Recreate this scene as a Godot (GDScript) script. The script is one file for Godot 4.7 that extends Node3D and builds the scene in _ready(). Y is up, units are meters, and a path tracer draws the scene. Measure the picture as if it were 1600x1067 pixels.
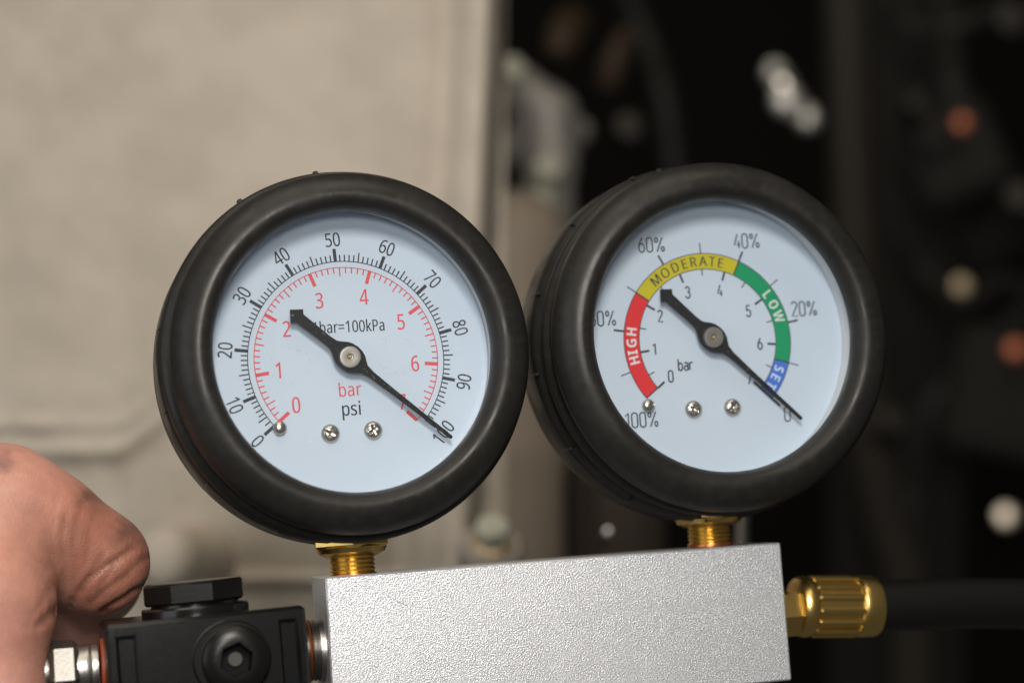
extends Node3D
# A two-gauge pressure tester held by a hand in front of a dark engine bay. Shapes are given in millimetres.

const MM := 0.001
const FOCAL := 2856.5        # focal length of the photograph in its own pixels (1600 wide)
const EYE := Vector3(0, 1.1, 0.4)
const RIG := Basis(Vector3(0.96437, 0.04165, -0.26125), Vector3(-0.06874, 0.99306, -0.09543), Vector3(0.25546, 0.10999, 0.96054))
const RIG_AT := Vector3(-36.152, -3.892, -400.224)

var M := {}
var used := {}
var rng := RandomNumberGenerator.new()


# ---------------------------------------------------------------- mesh builder (millimetres)
class Shape:
	var v := PackedVector3Array()
	var t := PackedInt32Array()
	var c := PackedColorArray()

	func tri(a: int, b: int, d: int) -> void:
		t.append(a); t.append(b); t.append(d)

	func quad(a: int, b: int, d: int, e: int) -> void:
		tri(a, b, d); tri(a, d, e)

	func orient(from: int) -> void:      # makes the triangles added since then run counter-clockwise seen from outside
		var s := 0.0
		for i in range(from, t.size(), 3):
			s += v[t[i]].dot(v[t[i + 1]].cross(v[t[i + 2]]))
		if s < 0.0:
			for i in range(from, t.size(), 3):
				var k := t[i + 1]
				t[i + 1] = t[i + 2]
				t[i + 2] = k

	func loft(rings: Array, cap := true, looped := false) -> void:
		var from := t.size()
		var base := v.size()
		var n: int = rings[0].size()
		for r in rings:
			v.append_array(r)
		var m := rings.size()
		for k in (m if looped else m - 1):
			var k2 := (k + 1) % m
			for i in n:
				var j := (i + 1) % n
				quad(base + k * n + i, base + k * n + j, base + k2 * n + j, base + k2 * n + i)
		if cap and not looped:
			for k in [0, m - 1]:
				var mid := Vector3.ZERO
				for p in rings[k]:
					mid += p
				v.append(mid / n)
				for i in n:
					if k == 0:
						tri(v.size() - 1, base + (i + 1) % n, base + i)
					else:
						tri(v.size() - 1, base + k * n + i, base + k * n + (i + 1) % n)
		orient(from)

	func lathe(profile: Array, n: int, x := Transform3D.IDENTITY, looped := false, turn := 0.0) -> void:   # profile of (radius, height along local z)
		var rings := []
		for p in profile:
			var r := PackedVector3Array()
			for i in n:
				var a := TAU * i / n + turn
				r.append(x * Vector3(p[0] * cos(a), p[0] * sin(a), p[1]))
			rings.append(r)
		loft(rings, true, looped)

	func prism(poly: PackedVector2Array, z0: float, z1: float, bevel: float, x := Transform3D.IDENTITY) -> void:
		var mid := Vector2.ZERO
		var far := 0.0
		for p in poly:
			mid += p / poly.size()
		for p in poly:
			far = maxf(far, p.distance_to(mid))
		var rings := []
		for s in [[1.0 - bevel / far, z0], [1.0, z0 + bevel], [1.0, z1 - bevel], [1.0 - bevel / far, z1]]:
			var r := PackedVector3Array()
			for p in poly:
				var q: Vector2 = mid + (p - mid) * s[0]
				r.append(x * Vector3(q.x, q.y, s[1]))
			rings.append(r)
		loft(rings)

	func box(lo: Vector3, hi: Vector3, b: float, x := Transform3D.IDENTITY) -> void:      # a box with chamfered edges
		var from := t.size()
		var base := v.size()
		var mid := (lo + hi) / 2
		var h := (hi - lo) / 2
		for k in 8:
			var s := Vector3(1 if k & 1 else -1, 1 if k & 2 else -1, 1 if k & 4 else -1)
			for a in 3:
				var q := Vector3(h.x - b, h.y - b, h.z - b)
				q[a] = h[a]
				v.append(mid + q * s)
		var at := func(k: int, a: int) -> int: return base + k * 3 + a
		for a in 3:
			var u := 1 << ((a + 1) % 3)
			var w := 1 << ((a + 2) % 3)
			for s in 2:
				var k: int = s << a
				quad(at.call(k, a), at.call(k | u, a), at.call(k | u | w, a), at.call(k | w, a))
			var b1 := (a + 1) % 3
			var b2 := (a + 2) % 3
			for k in [0, u, w, u | w]:
				quad(at.call(k, b1), at.call(k | (1 << a), b1), at.call(k | (1 << a), b2), at.call(k, b2))
		for k in 8:
			tri(at.call(k, 0), at.call(k, 1), at.call(k, 2))
		for i in range(from, t.size(), 3):
			var p := v[t[i]]
			var nn := (v[t[i + 1]] - p).cross(v[t[i + 2]] - p)
			if nn.dot((p + v[t[i + 1]] + v[t[i + 2]]) / 3 - mid) < 0:
				var z := t[i + 1]
				t[i + 1] = t[i + 2]
				t[i + 2] = z
		for i in range(base, v.size()):
			v[i] = x * v[i]

	func tube(path: Array, radius, n: int) -> void:      # path of Vector3; radius a number or one per point
		var rings := []
		var side := Vector3.UP
		for k in path.size():
			var d: Vector3 = (path[mini(k + 1, path.size() - 1)] - path[maxi(k - 1, 0)]).normalized()
			if absf(d.dot(side)) > 0.95:
				side = Vector3.RIGHT
			var u := d.cross(side).normalized()
			side = u.cross(d).normalized()
			var rr: float = radius[k] if radius is Array else radius
			var r := PackedVector3Array()
			for i in n:
				var a := TAU * i / n
				r.append(path[k] + (u * cos(a) + side * sin(a)) * rr)
			rings.append(r)
		loft(rings)

	func flat(poly: Array, z: float) -> void:      # a convex outline printed on a face that looks along +z
		var base := v.size()
		for p in poly:
			v.append(Vector3(p.x, p.y, z))
		for i in range(1, poly.size() - 1):
			if (poly[i] - poly[0]).cross(poly[i + 1] - poly[0]) > 0:
				tri(base, base + i, base + i + 1)
			else:
				tri(base, base + i + 1, base + i)

	func stroke(a: Vector2, b: Vector2, w: float, z: float) -> void:
		var s := (b - a).normalized().orthogonal() * w / 2
		flat([a + s, b + s, b - s, a - s], z)

	func ribbon(path: Array, w: float, z: float) -> void:      # a bent stroke of even width
		var l := []
		var r := []
		for k in path.size():
			var d: Vector2 = (path[mini(k + 1, path.size() - 1)] - path[maxi(k - 1, 0)]).normalized()
			var s := d.orthogonal() * w / 2
			l.append(path[k] + s)
			r.append(path[k] - s)
		for k in path.size() - 1:
			flat([l[k], l[k + 1], r[k + 1], r[k]], z)

	func arc(r0: float, r1: float, a0: float, a1: float, z: float) -> void:      # a sector of a ring, angles in degrees
		var n := maxi(2, int(absf(a1 - a0) / 2.0))
		for k in n:
			var p := deg_to_rad(lerpf(a0, a1, k / float(n)))
			var q := deg_to_rad(lerpf(a0, a1, (k + 1) / float(n)))
			flat([Vector2(cos(p), sin(p)) * r0, Vector2(cos(p), sin(p)) * r1, Vector2(cos(q), sin(q)) * r1, Vector2(cos(q), sin(q)) * r0], z)

	func mesh(crease_degrees := 35.0) -> ArrayMesh:
		var weld := {}
		var id := PackedInt32Array()
		for p in v:
			var key := Vector3i((p * 2000.0).round())
			if not weld.has(key):
				weld[key] = weld.size()
			id.append(weld[key])
		var n := t.size() / 3
		var fn := PackedVector3Array()
		var un := PackedVector3Array()
		var around := []
		around.resize(weld.size())
		for i in weld.size():
			around[i] = PackedInt32Array()
		for f in n:
			var a := v[t[f * 3]]
			var nn := (v[t[f * 3 + 1]] - a).cross(v[t[f * 3 + 2]] - a)
			fn.append(nn)
			un.append(nn.normalized())
			for k in 3:
				around[id[t[f * 3 + k]]].append(f)
		var limit := cos(deg_to_rad(crease_degrees))
		var pos := PackedVector3Array()
		var nor := PackedVector3Array()
		var col := PackedColorArray()
		for f in n:
			if fn[f].length_squared() < 1e-14:
				continue
			for k in [0, 2, 1]:
				var vi := t[f * 3 + k]
				var s := Vector3.ZERO
				for g in around[id[vi]]:
					if un[g].dot(un[f]) > limit:
						s += fn[g]
				pos.append(v[vi] * 0.001)
				nor.append(s.normalized())
				if c.size():
					col.append(c[vi])
		var arr := []
		arr.resize(Mesh.ARRAY_MAX)
		arr[Mesh.ARRAY_VERTEX] = pos
		arr[Mesh.ARRAY_NORMAL] = nor
		if c.size():
			arr[Mesh.ARRAY_COLOR] = col
		var m := ArrayMesh.new()
		m.add_surface_from_arrays(Mesh.PRIMITIVE_TRIANGLES, arr)
		return m


# ---------------------------------------------------------------- helpers
func spot(px: float, py: float, depth_mm: float) -> Vector3:      # a place read off the photograph at a distance, in world millimetres
	return EYE / MM + Vector3((px - 800.0) / FOCAL * depth_mm, -(py - 533.5) / FOCAL * depth_mm, -depth_mm)

func numbered(called: String) -> String:
	used[called] = used.get(called, -1) + 1
	return called if used[called] == 0 else "%s_%03d" % [called, used[called]]

func put(called: String, shape: Shape, m: Material, parent: Node3D, at := Transform3D.IDENTITY, crease := 35.0) -> MeshInstance3D:
	var o := MeshInstance3D.new()
	o.name = called
	o.mesh = shape.mesh(crease)
	o.material_override = m
	o.transform = Transform3D(at.basis, at.origin * MM)
	parent.add_child(o, true)
	return o

func thing(called: String, label: String, category: String, at_mm: Vector3, group := "") -> Node3D:
	var o := Node3D.new()
	o.name = numbered(called)
	o.position = at_mm * MM
	o.set_meta("label", label)
	o.set_meta("category", category)
	if group:
		o.set_meta("group", group)
	add_child(o)
	return o

func part(called: String, parent: Node3D, at := Transform3D.IDENTITY, label := "") -> Node3D:
	var o := Node3D.new()
	o.name = called
	o.transform = Transform3D(at.basis, at.origin * MM)
	if label:
		o.set_meta("label", label)
	parent.add_child(o, true)
	return o

func lin(r: float, g: float, b: float, a := 1.0) -> Color:
	var c := Color(r, g, b).linear_to_srgb()
	c.a = a
	return c

func noise(freq: float, size: int, seed_: int, kind := FastNoiseLite.TYPE_SIMPLEX_SMOOTH, octaves := 4) -> NoiseTexture2D:
	var f := FastNoiseLite.new()
	f.noise_type = kind
	f.frequency = freq
	f.seed = seed_
	f.fractal_octaves = octaves
	var t := NoiseTexture2D.new()
	t.noise = f
	t.width = size
	t.height = size
	t.seamless = true
	return t

func tinted(t: NoiseTexture2D, low: Color, high: Color, from := 0.3, to := 0.7) -> NoiseTexture2D:
	var u: NoiseTexture2D = t.duplicate()
	var g := Gradient.new()
	g.offsets = PackedFloat32Array([from, to])
	g.colors = PackedColorArray([low, high])
	u.color_ramp = g
	return u

func mat(c: Color, rough: float, metal := 0.0) -> StandardMaterial3D:
	var m := StandardMaterial3D.new()
	m.albedo_color = c
	m.roughness = rough
	m.metallic = metal
	return m

func grain(m: StandardMaterial3D, t: Texture2D, height_cm: float, per_metre: float) -> StandardMaterial3D:
	m.heightmap_enabled = true
	m.heightmap_texture = t
	m.heightmap_scale = height_cm
	m.uv1_triplanar = true
	m.uv1_scale = Vector3.ONE * per_metre
	return m

func mottle(m: StandardMaterial3D, t: Texture2D, per_metre: float) -> StandardMaterial3D:
	m.albedo_color = Color.WHITE
	m.albedo_texture = t
	m.uv1_triplanar = true
	m.uv1_scale = Vector3.ONE * per_metre
	return m

func ring_dir(deg: float) -> Vector2:
	return Vector2(cos(deg_to_rad(deg)), sin(deg_to_rad(deg)))

func along(from: Vector3, axis: Vector3) -> Transform3D:      # local z runs along that axis
	var z := axis.normalized()
	var x := (Vector3.UP if absf(z.y) < 0.9 else Vector3.RIGHT).cross(z).normalized()
	return Transform3D(Basis(x, z.cross(x), z), from)


# ---------------------------------------------------------------- lettering
var fonts := {}

func letters(s: Shape, text: String, bold: bool, at: Vector2, height: float, squeeze: float, deg: float, z: float) -> void:   # height of a capital in mm
	if not fonts.has(bold):
		var f := SystemFont.new()
		f.font_names = PackedStringArray(["Droid Sans"])
		f.font_weight = 700 if bold else 400
		fonts[bold] = f
	var t := TextMesh.new()
	t.font = fonts[bold]
	t.text = text
	t.font_size = 64
	t.pixel_size = 1.0
	t.depth = 0.0
	t.curve_step = 3.0
	var a := t.get_mesh_arrays()
	var p: PackedVector3Array = a[Mesh.ARRAY_VERTEX]
	var idx: PackedInt32Array = a[Mesh.ARRAY_INDEX] if a[Mesh.ARRAY_INDEX] != null else PackedInt32Array(range(p.size()))
	var lo := Vector2(1e9, 1e9)
	var hi := -lo
	for q in p:
		lo = lo.min(Vector2(q.x, q.y))
		hi = hi.max(Vector2(q.x, q.y))
	var k := height / (64.0 * 0.714)
	var mid := Vector2((lo.x + hi.x) / 2, (lo.y + hi.y) / 2)
	if text in ["bar", "psi", "1bar=100kPa"]:
		mid.y = lo.y + (hi.y - lo.y) * (0.6 if text == "psi" else 0.5)
	var base := s.v.size()
	for q in p:
		var w := (Vector2(q.x, q.y) - mid) * k
		w.x *= squeeze
		w = w.rotated(deg_to_rad(deg)) + at
		s.v.append(Vector3(w.x, w.y, z))
	for i in range(0, idx.size(), 3):
		var A := s.v[base + idx[i]]
		var B := s.v[base + idx[i + 1]]
		var C := s.v[base + idx[i + 2]]
		if (B - A).cross(C - A).z > 0:
			s.tri(base + idx[i], base + idx[i + 1], base + idx[i + 2])
		else:
			s.tri(base + idx[i], base + idx[i + 2], base + idx[i + 1])

func bow(cx: float, cy: float, rx: float, ry: float, a0: float, a1: float) -> Array:
	var p := []
	var n := maxi(4, int(absf(a1 - a0) / 18.0))
	for k in n + 1:
		var a := deg_to_rad(lerpf(a0, a1, k / float(n)))
		p.append(Vector2(cx + rx * cos(a), cy + ry * sin(a)))
	return p

func drawn(ch: String) -> Array:      # narrow technical lettering: [advance, strokes], a capital is one unit high
	match ch:
		"0": return [0.58, [bow(0.2, 0.8, 0.2, 0.2, 0, 180) + bow(0.2, 0.2, 0.2, 0.2, 180, 360) + [Vector2(0.4, 0.8)]]]
		"1": return [0.46, [[Vector2(0.0, 0.8), Vector2(0.22, 1.0), Vector2(0.22, 0.0)]]]
		"2": return [0.58, [bow(0.2, 0.79, 0.2, 0.21, 170, -20) + [Vector2(0.0, 0.0), Vector2(0.42, 0.0)]]]
		"3": return [0.58, [bow(0.19, 0.77, 0.19, 0.23, 165, -90) + bow(0.19, 0.27, 0.21, 0.27, 90, -165)]]
		"4": return [0.58, [[Vector2(0.27, 1.0), Vector2(0.0, 0.25), Vector2(0.43, 0.25)], [Vector2(0.32, 0.52), Vector2(0.32, 0.0)]]]
		"5": return [0.58, [[Vector2(0.38, 1.0), Vector2(0.06, 1.0), Vector2(0.03, 0.55)] + bow(0.19, 0.3, 0.21, 0.3, 120, -160)]]
		"6": return [0.58, [bow(0.2, 0.3, 0.2, 0.3, 0, 360), [Vector2(0.005, 0.34), Vector2(0.06, 0.62), Vector2(0.28, 1.0)]]]
		"7": return [0.5, [[Vector2(0.0, 1.0), Vector2(0.4, 1.0), Vector2(0.14, 0.0)]]]
		"8": return [0.58, [bow(0.2, 0.77, 0.17, 0.23, 0, 360), bow(0.2, 0.27, 0.2, 0.27, 0, 360)]]
		"%": return [0.78, [bow(0.12, 0.82, 0.1, 0.16, 0, 360), bow(0.56, 0.18, 0.1, 0.16, 0, 360), [Vector2(0.56, 1.0), Vector2(0.14, 0.0)]]]
		"b": return [0.5, [[Vector2(0.0, 1.0), Vector2(0.0, 0.0)], bow(0.18, 0.32, 0.18, 0.32, 0, 360)]]
		"a": return [0.5, [bow(0.18, 0.48, 0.16, 0.18, 150, 0) + [Vector2(0.34, 0.0)], bow(0.18, 0.19, 0.16, 0.19, 0, 360)]]
		"r": return [0.34, [[Vector2(0.0, 0.66), Vector2(0.0, 0.0)], bow(0.2, 0.44, 0.2, 0.22, 180, 60)]]
	return [0.3, []]

func technical(s: Shape, text: String, at: Vector2, height: float, width: float, z: float) -> void:
	var total := 0.0
	for ch in text:
		total += drawn(ch)[0]
	var x := -total / 2 + 0.05
	for ch in text:
		var g := drawn(ch)
		for line in g[1]:
			var p := []
			for q in line:
				p.append(at + Vector2(x + q.x, q.y - 0.5) * height)
			s.ribbon(p, width, z)
		x += g[0]


# ---------------------------------------------------------------- scene
func _ready() -> void:
	rng.seed = 7
	look()
	materials()
	backdrop()
	casing()
	engine_bay()
	tester()
	hose()
	hand()


func look() -> void:
	var cam := Camera3D.new()
	cam.name = "camera"
	cam.position = EYE
	cam.near = 0.02
	cam.far = 20.0
	var focal := 12.0 * FOCAL / 533.5
	cam.fov = rad_to_deg(2.0 * atan(533.5 / FOCAL))
	var lens := CameraAttributesPhysical.new()
	lens.frustum_focal_length = focal
	lens.frustum_focus_distance = 0.402
	lens.frustum_near = 0.02
	lens.frustum_far = 20.0
	lens.exposure_aperture = 6.8
	cam.attributes = lens
	add_child(cam)
	cam.current = true
	var e := Environment.new()
	e.background_mode = Environment.BG_COLOR
	e.background_color = lin(0.30, 0.285, 0.265)
	e.background_energy_multiplier = 0.25
	e.tonemap_mode = Environment.TONE_MAPPER_LINEAR
	e.tonemap_exposure = 1.0
	e.sdfgi_enabled = true
	e.ssao_enabled = true
	e.ssil_enabled = true
	var w := WorldEnvironment.new()
	w.name = "surroundings"
	w.environment = e
	add_child(w)
	lamp("flash_light", Vector3(0.0, 1.165, 0.41), Vector3(0.0, 1.08, 0.0), Vector2(0.06, 0.045), 0.05, Color(1.0, 0.98, 0.96))
	lamp("work_light", Vector3(0.01, 1.29, 0.375), Vector3(0.0, 1.08, 0.0), Vector2(0.09, 0.09), 0.15, Color(1.0, 0.97, 0.93))
	lamp("ceiling_light", Vector3(-0.1, 1.95, 0.25), Vector3(0.0, 1.05, -0.15), Vector2(0.9, 0.6), 0.42, Color(1.0, 0.95, 0.87))
	lamp("garage_door_light", Vector3(-1.1, 1.35, 0.9), Vector3(0.0, 1.1, 0.0), Vector2(0.9, 0.9), 0.42, Color(0.95, 0.98, 1.0))

func lamp(called: String, at: Vector3, towards: Vector3, size: Vector2, energy: float, c: Color) -> void:
	var l := AreaLight3D.new()
	l.name = called
	l.area_size = size
	l.light_energy = energy
	l.light_color = c
	l.area_normalize_energy = true
	l.area_range = 8.0
	l.area_attenuation = 2.0
	l.shadow_enabled = true
	add_child(l)
	l.look_at_from_position(at, towards, Vector3.UP if absf((towards - at).normalized().y) < 0.95 else Vector3.FORWARD)


func materials() -> void:
	var fine := noise(0.05, 512, 3)
	var specks := noise(0.22, 512, 11, FastNoiseLite.TYPE_SIMPLEX, 2)
	M.rubber = grain(mat(lin(0.016, 0.0155, 0.0145), 0.42), fine, 0.0018, 45.0)
	mottle(M.rubber, tinted(noise(0.03, 512, 6, FastNoiseLite.TYPE_SIMPLEX_SMOOTH, 6), lin(0.014, 0.0136, 0.0128), lin(0.0195, 0.0187, 0.0175), 0.4, 0.8), 22.0)
	M.rubber.metallic_specular = 0.36
	M.rubber.roughness_texture = tinted(noise(0.012, 256, 5), Color(0.33, 0.33, 0.33), Color(0.52, 0.52, 0.52))
	M.rubber.roughness = 1.0
	M.case_metal = mat(lin(0.6, 0.61, 0.62), 0.5)
	M.dial = mat(lin(0.495, 0.595, 0.71), 0.6)
	M.print_black = mottle(mat(Color.WHITE, 0.6), tinted(specks, lin(0.012, 0.013, 0.016), lin(0.13, 0.145, 0.165), 0.35, 0.85), 60.0)
	M.print_grey = mottle(mat(Color.WHITE, 0.6), tinted(specks, lin(0.02, 0.024, 0.036), lin(0.09, 0.105, 0.13), 0.35, 0.85), 60.0)
	M.print_red = mottle(mat(Color.WHITE, 0.6), tinted(specks, lin(0.62, 0.05, 0.06), lin(0.66, 0.22, 0.24), 0.35, 0.9), 60.0)
	M.red = mottle(mat(Color.WHITE, 0.5), tinted(specks, lin(0.62, 0.018, 0.022), lin(0.66, 0.09, 0.1), 0.5, 0.95), 40.0)
	M.yellow = mat(lin(0.50, 0.45, 0.015), 0.5)
	M.green = mottle(mat(Color.WHITE, 0.5), tinted(specks, lin(0.0, 0.27, 0.105), lin(0.03, 0.31, 0.15), 0.5, 0.95), 40.0)
	M.blue = mat(lin(0.055, 0.16, 0.58), 0.5)
	M.white_print = mat(lin(0.62, 0.66, 0.7), 0.5)
	M.blue_print = mat(lin(0.5, 0.62, 0.85), 0.5)
	M.needle = mat(lin(0.008, 0.008, 0.009), 0.4)
	M.dust = mat(lin(0.88, 0.88, 0.88), 0.8)
	M.rust = mat(lin(0.16, 0.11, 0.07), 0.9)
	M.smear = mat(lin(0.42, 0.50, 0.59), 0.6)
	for k in ["dial", "print_black", "print_grey", "print_red", "red", "yellow", "green", "blue", "white_print", "blue_print", "needle", "smear"]:
		M[k].metallic_specular = 0.2
	M.glass = mat(Color(0.9, 0.93, 1.0, 0.008), 0.03)
	M.glass.transparency = BaseMaterial3D.TRANSPARENCY_ALPHA
	M.pin = mat(lin(0.24, 0.235, 0.215), 0.4, 0.7)
	M.dull_pin = mat(lin(0.06, 0.058, 0.055), 0.5, 0.3)
	M.nickel = mat(lin(0.5, 0.475, 0.42), 0.25, 1.0)
	M.brass = grain(mat(lin(0.70, 0.49, 0.16), 0.3, 1.0), fine, 0.003, 60.0)
	M.copper = mat(lin(0.52, 0.17, 0.06), 0.3, 0.9)
	M.steel = grain(mat(lin(0.34, 0.33, 0.315), 0.36, 1.0), fine, 0.003, 60.0)
	M.worn_steel = grain(mottle(mat(Color.WHITE, 0.42, 0.9), tinted(specks, lin(0.12, 0.118, 0.11), lin(0.26, 0.25, 0.23), 0.3, 0.7), 40.0), fine, 0.004, 40.0)
	var blast := noise(0.12, 1024, 21, FastNoiseLite.TYPE_CELLULAR, 2)
	M.cast = grain(mat(lin(0.8, 0.8, 0.81), 0.42, 0.66), blast, 0.0085, 26.0)
	mottle(M.cast, tinted(noise(0.12, 1024, 22, FastNoiseLite.TYPE_SIMPLEX, 3), lin(0.27, 0.285, 0.325), lin(0.93, 0.955, 0.99), 0.26, 0.5), 26.0)
	M.black_paint = grain(mat(lin(0.006, 0.006, 0.0065), 0.2), noise(0.16, 512, 31, FastNoiseLite.TYPE_SIMPLEX_SMOOTH, 3), 0.0022, 30.0)
	M.black_paint.metallic_specular = 0.5
	M.black_steel = grain(mat(lin(0.008, 0.0078, 0.0075), 0.3, 0.2), fine, 0.0012, 40.0)
	M.black_steel.metallic_specular = 0.36
	M.orange = mat(lin(0.32, 0.06, 0.025), 0.5)
	M.hose = grain(mat(lin(0.0065, 0.0063, 0.006), 0.42), fine, 0.004, 50.0)
	M.hose.metallic_specular = 0.34
	M.scratch = mat(lin(0.26, 0.26, 0.27), 0.6, 0.4)
	M.casing = grain(mottle(mat(Color.WHITE, 0.62), tinted(noise(0.008, 512, 41), lin(0.465, 0.41, 0.338), lin(0.525, 0.465, 0.388)), 4.0), fine, 0.008, 6.0)
	M.casing.uv1_scale = Vector3.ONE * 5.0
	M.dull = mat(lin(0.26, 0.213, 0.168), 0.6)
	M.grey = mat(lin(0.27, 0.26, 0.245), 0.45, 0.3)
	M.pale = mat(lin(0.36, 0.33, 0.3), 0.5, 0.1)
	M.zinc = mat(lin(0.55, 0.56, 0.46), 0.4, 0.4)
	M.yellow_zinc = mat(lin(0.5, 0.4, 0.26), 0.35, 0.5)
	M.dark = mat(lin(0.009, 0.008, 0.0065), 0.7)
	M.dark_hose = mat(lin(0.03, 0.029, 0.027), 0.38)
	M.dark_warm = mat(lin(0.036, 0.032, 0.027), 0.5)
	M.dark_sheen = mat(lin(0.019, 0.0175, 0.0155), 0.45)
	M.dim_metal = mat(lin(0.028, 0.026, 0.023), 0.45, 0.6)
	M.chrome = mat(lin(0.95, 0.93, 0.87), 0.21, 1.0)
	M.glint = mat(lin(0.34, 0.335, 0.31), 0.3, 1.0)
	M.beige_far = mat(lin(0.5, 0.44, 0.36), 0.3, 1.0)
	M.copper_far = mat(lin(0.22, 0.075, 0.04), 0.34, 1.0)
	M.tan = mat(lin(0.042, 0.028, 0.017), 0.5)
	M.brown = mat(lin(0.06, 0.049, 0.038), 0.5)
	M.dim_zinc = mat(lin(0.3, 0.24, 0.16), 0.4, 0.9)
	M.cream = mat(lin(0.75, 0.68, 0.55), 0.5)
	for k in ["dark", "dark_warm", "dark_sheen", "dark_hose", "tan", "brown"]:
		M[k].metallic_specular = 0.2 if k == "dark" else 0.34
	M.skin = mat(Color.WHITE, 0.46)
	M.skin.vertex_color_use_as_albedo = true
	M.skin.subsurf_scatter_enabled = true
	M.skin.subsurf_scatter_strength = 0.06
	grain(M.skin, noise(0.06, 512, 51, FastNoiseLite.TYPE_CELLULAR, 2), 0.011, 60.0)


# ---------------------------------------------------------------- the setting and the far parts
func backdrop() -> void:
	var s := Shape.new()
	s.box(Vector3(-2500, -1200, -30), Vector3(2500, 2200, 0), 2.0)
	var o := put("background", s, M.dark, self, Transform3D(Basis.IDENTITY, Vector3(0, 1100, -1600)))
	o.set_meta("kind", "structure")
	o.set_meta("label", "near-black blurred depth of the engine bay behind everything")


func casing() -> void:
	var at := spot(400, 700, 640)
	var o := thing("engine_casing", "large beige painted metal casing with a vertical flange filling the left background", "engine casing", at)
	var f := FastNoiseLite.new()
	f.seed = 4
	f.frequency = 0.006
	var s := Shape.new()
	var xs := []
	var x := -520.0
	while x < 640.0:
		xs.append(x)
		x += 10.0
	while x < 789.0:
		xs.append(x)
		x += 4.0
	var ys := []
	var y := -420.0
	while y < 1500.0:
		ys.append(y)
		y += 6.0 if y > 560 and y < 980 else 16.0
	var nx := xs.size()
	for py in ys:
		for px in xs:
			var edge: float = 783.0 - 0.045 * py
			var wide: float = 62.0 + 38.0 * smoothstep(450.0, 700.0, py)
			var h := 0.9 * f.get_noise_2d(px, py) + 0.12 * f.get_noise_2d(px * 4, py * 4)
			h += 7.0 * smoothstep(edge - wide - 26, edge - wide + 26, px)                                  # the flange
			h -= 2.2 * exp(-pow((px - (edge - wide - 22)) / 26.0, 2.0))                                  # and the groove beside it
			h -= 8.0 * smoothstep(edge - 22, edge - 4, px) + 60.0 * smoothstep(edge - 5, edge + 6, px)
			var lip: float = 706.0 - 60.0 * smoothstep(170.0, 285.0, px)
			h += (2.6 * exp(-pow((py - lip) / 14.0, 2.0)) - 2.6 * smoothstep(lip - 10, lip + 30, py)) * (0.75 + 0.9 * f.get_noise_2d(px * 1.7, 7.0))
			h += 2.2 * exp(-pow((py - (lip - 42)) / 13.0, 2.0)) * (0.4 + 0.6 * absf(f.get_noise_2d(px * 2.5, 40.0)) * 3.0)
			var d := Vector2(px - 268.0, maxf(0.0, 886.0 - py) + maxf(0.0, py - 1200.0)).length()
			h += 4.0 * (1.0 - smoothstep(44.0, 66.0, d))
			h += 3.0 * exp(-pow((py - 905.0) / 9.0, 2.0)) * smoothstep(300.0, 330.0, px)
			s.v.append(spot(px, py, 640) - at + Vector3(0, 0, h))
	for j in ys.size() - 1:
		for i in nx - 1:
			var k := j * nx + i
			s.quad(k, k + nx, k + nx + 1, k + 1)
	# the sheet is closed at the back so that it is a solid plate
	var back := s.v.size()
	for c in [Vector2(xs[0], ys[0]), Vector2(xs[0], ys[-1]), Vector2(xs[nx - 1], ys[-1]), Vector2(xs[nx - 1], ys[0])]:
		s.v.append(spot(c.x, c.y, 640) - at + Vector3(0, 0, -85))
	s.quad(back, back + 3, back + 2, back + 1)
	put("wall", s, M.casing, o, Transform3D.IDENTITY, 60.0)
	# round boss low on the left
	s = Shape.new()
	s.lathe([[0, -20], [13, -20], [11.5, -4], [11.0, 20], [10.3, 25], [8.6, 28.5], [5.5, 30.5], [0, 31]], 48, along(spot(291, 872, 625) - at, Vector3(-0.1, 0.12, 1)))
	put("boss", s, M.casing, o, Transform3D.IDENTITY, 60.0)
	# lower housing to the right of the flange, further back
	s = blend([[spot(800, 385, 740) - at, 23.0, spot(792, 700, 735) - at, 23.0], [spot(792, 700, 735) - at, 23.0, spot(786, 1250, 735) - at, 26.0]], 0.5, 3.0)
	put("lower_housing", s, M.dull, o, Transform3D.IDENTITY, 180.0)
	# the bolt on its boss
	var axis := Vector3(0.05, 0.8, 0.6)
	var bolt := part("bolt", o, along(spot(768, 850, 600) - at, axis), "zinc plated flange bolt")
	s = Shape.new()
	s.lathe([[0, -26], [11, -26], [11, -2.0], [9.6, 0], [0, 0]], 32)
	put("boss", s, M.pale, bolt)
	s = Shape.new()
	s.lathe([[0, 0], [7.4, 0], [7.8, 0.8], [7.2, 1.8], [5.6, 2.8], [0, 2.8]], 32)
	put("flange", s, M.yellow_zinc, bolt)
	s = Shape.new()
	var hex := PackedVector2Array()
	for i in 6:
		hex.append(ring_dir(i * 60.0 + 12) * 6.0)
	s.prism(hex, 2.8, 9.0, 0.9)
	put("head", s, M.zinc, bolt)


func far_bolt(px: float, py: float, depth: float, r: float, called: String, label: String, category: String, m: Material, tilt: Vector3) -> void:
	var at := spot(px, py, depth)
	var o := thing(called, label, category, at)
	var x := along(Vector3.ZERO, (EYE / MM + Vector3(40, 60, 0) - at).normalized() + tilt)
	var s := Shape.new()
	s.lathe([[0, -40], [r * 0.8, -40], [r * 0.8, -3], [0, -3]], 20)
	put("shank", s, M.dark_sheen, o, x)
	s = Shape.new()
	s.lathe([[0, -3], [r, -3], [r, 0.5], [r * 0.9, 1.2], [r * 0.6, 1.5], [0, 1.7]], 24)
	put("head", s, m, o, x)


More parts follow.
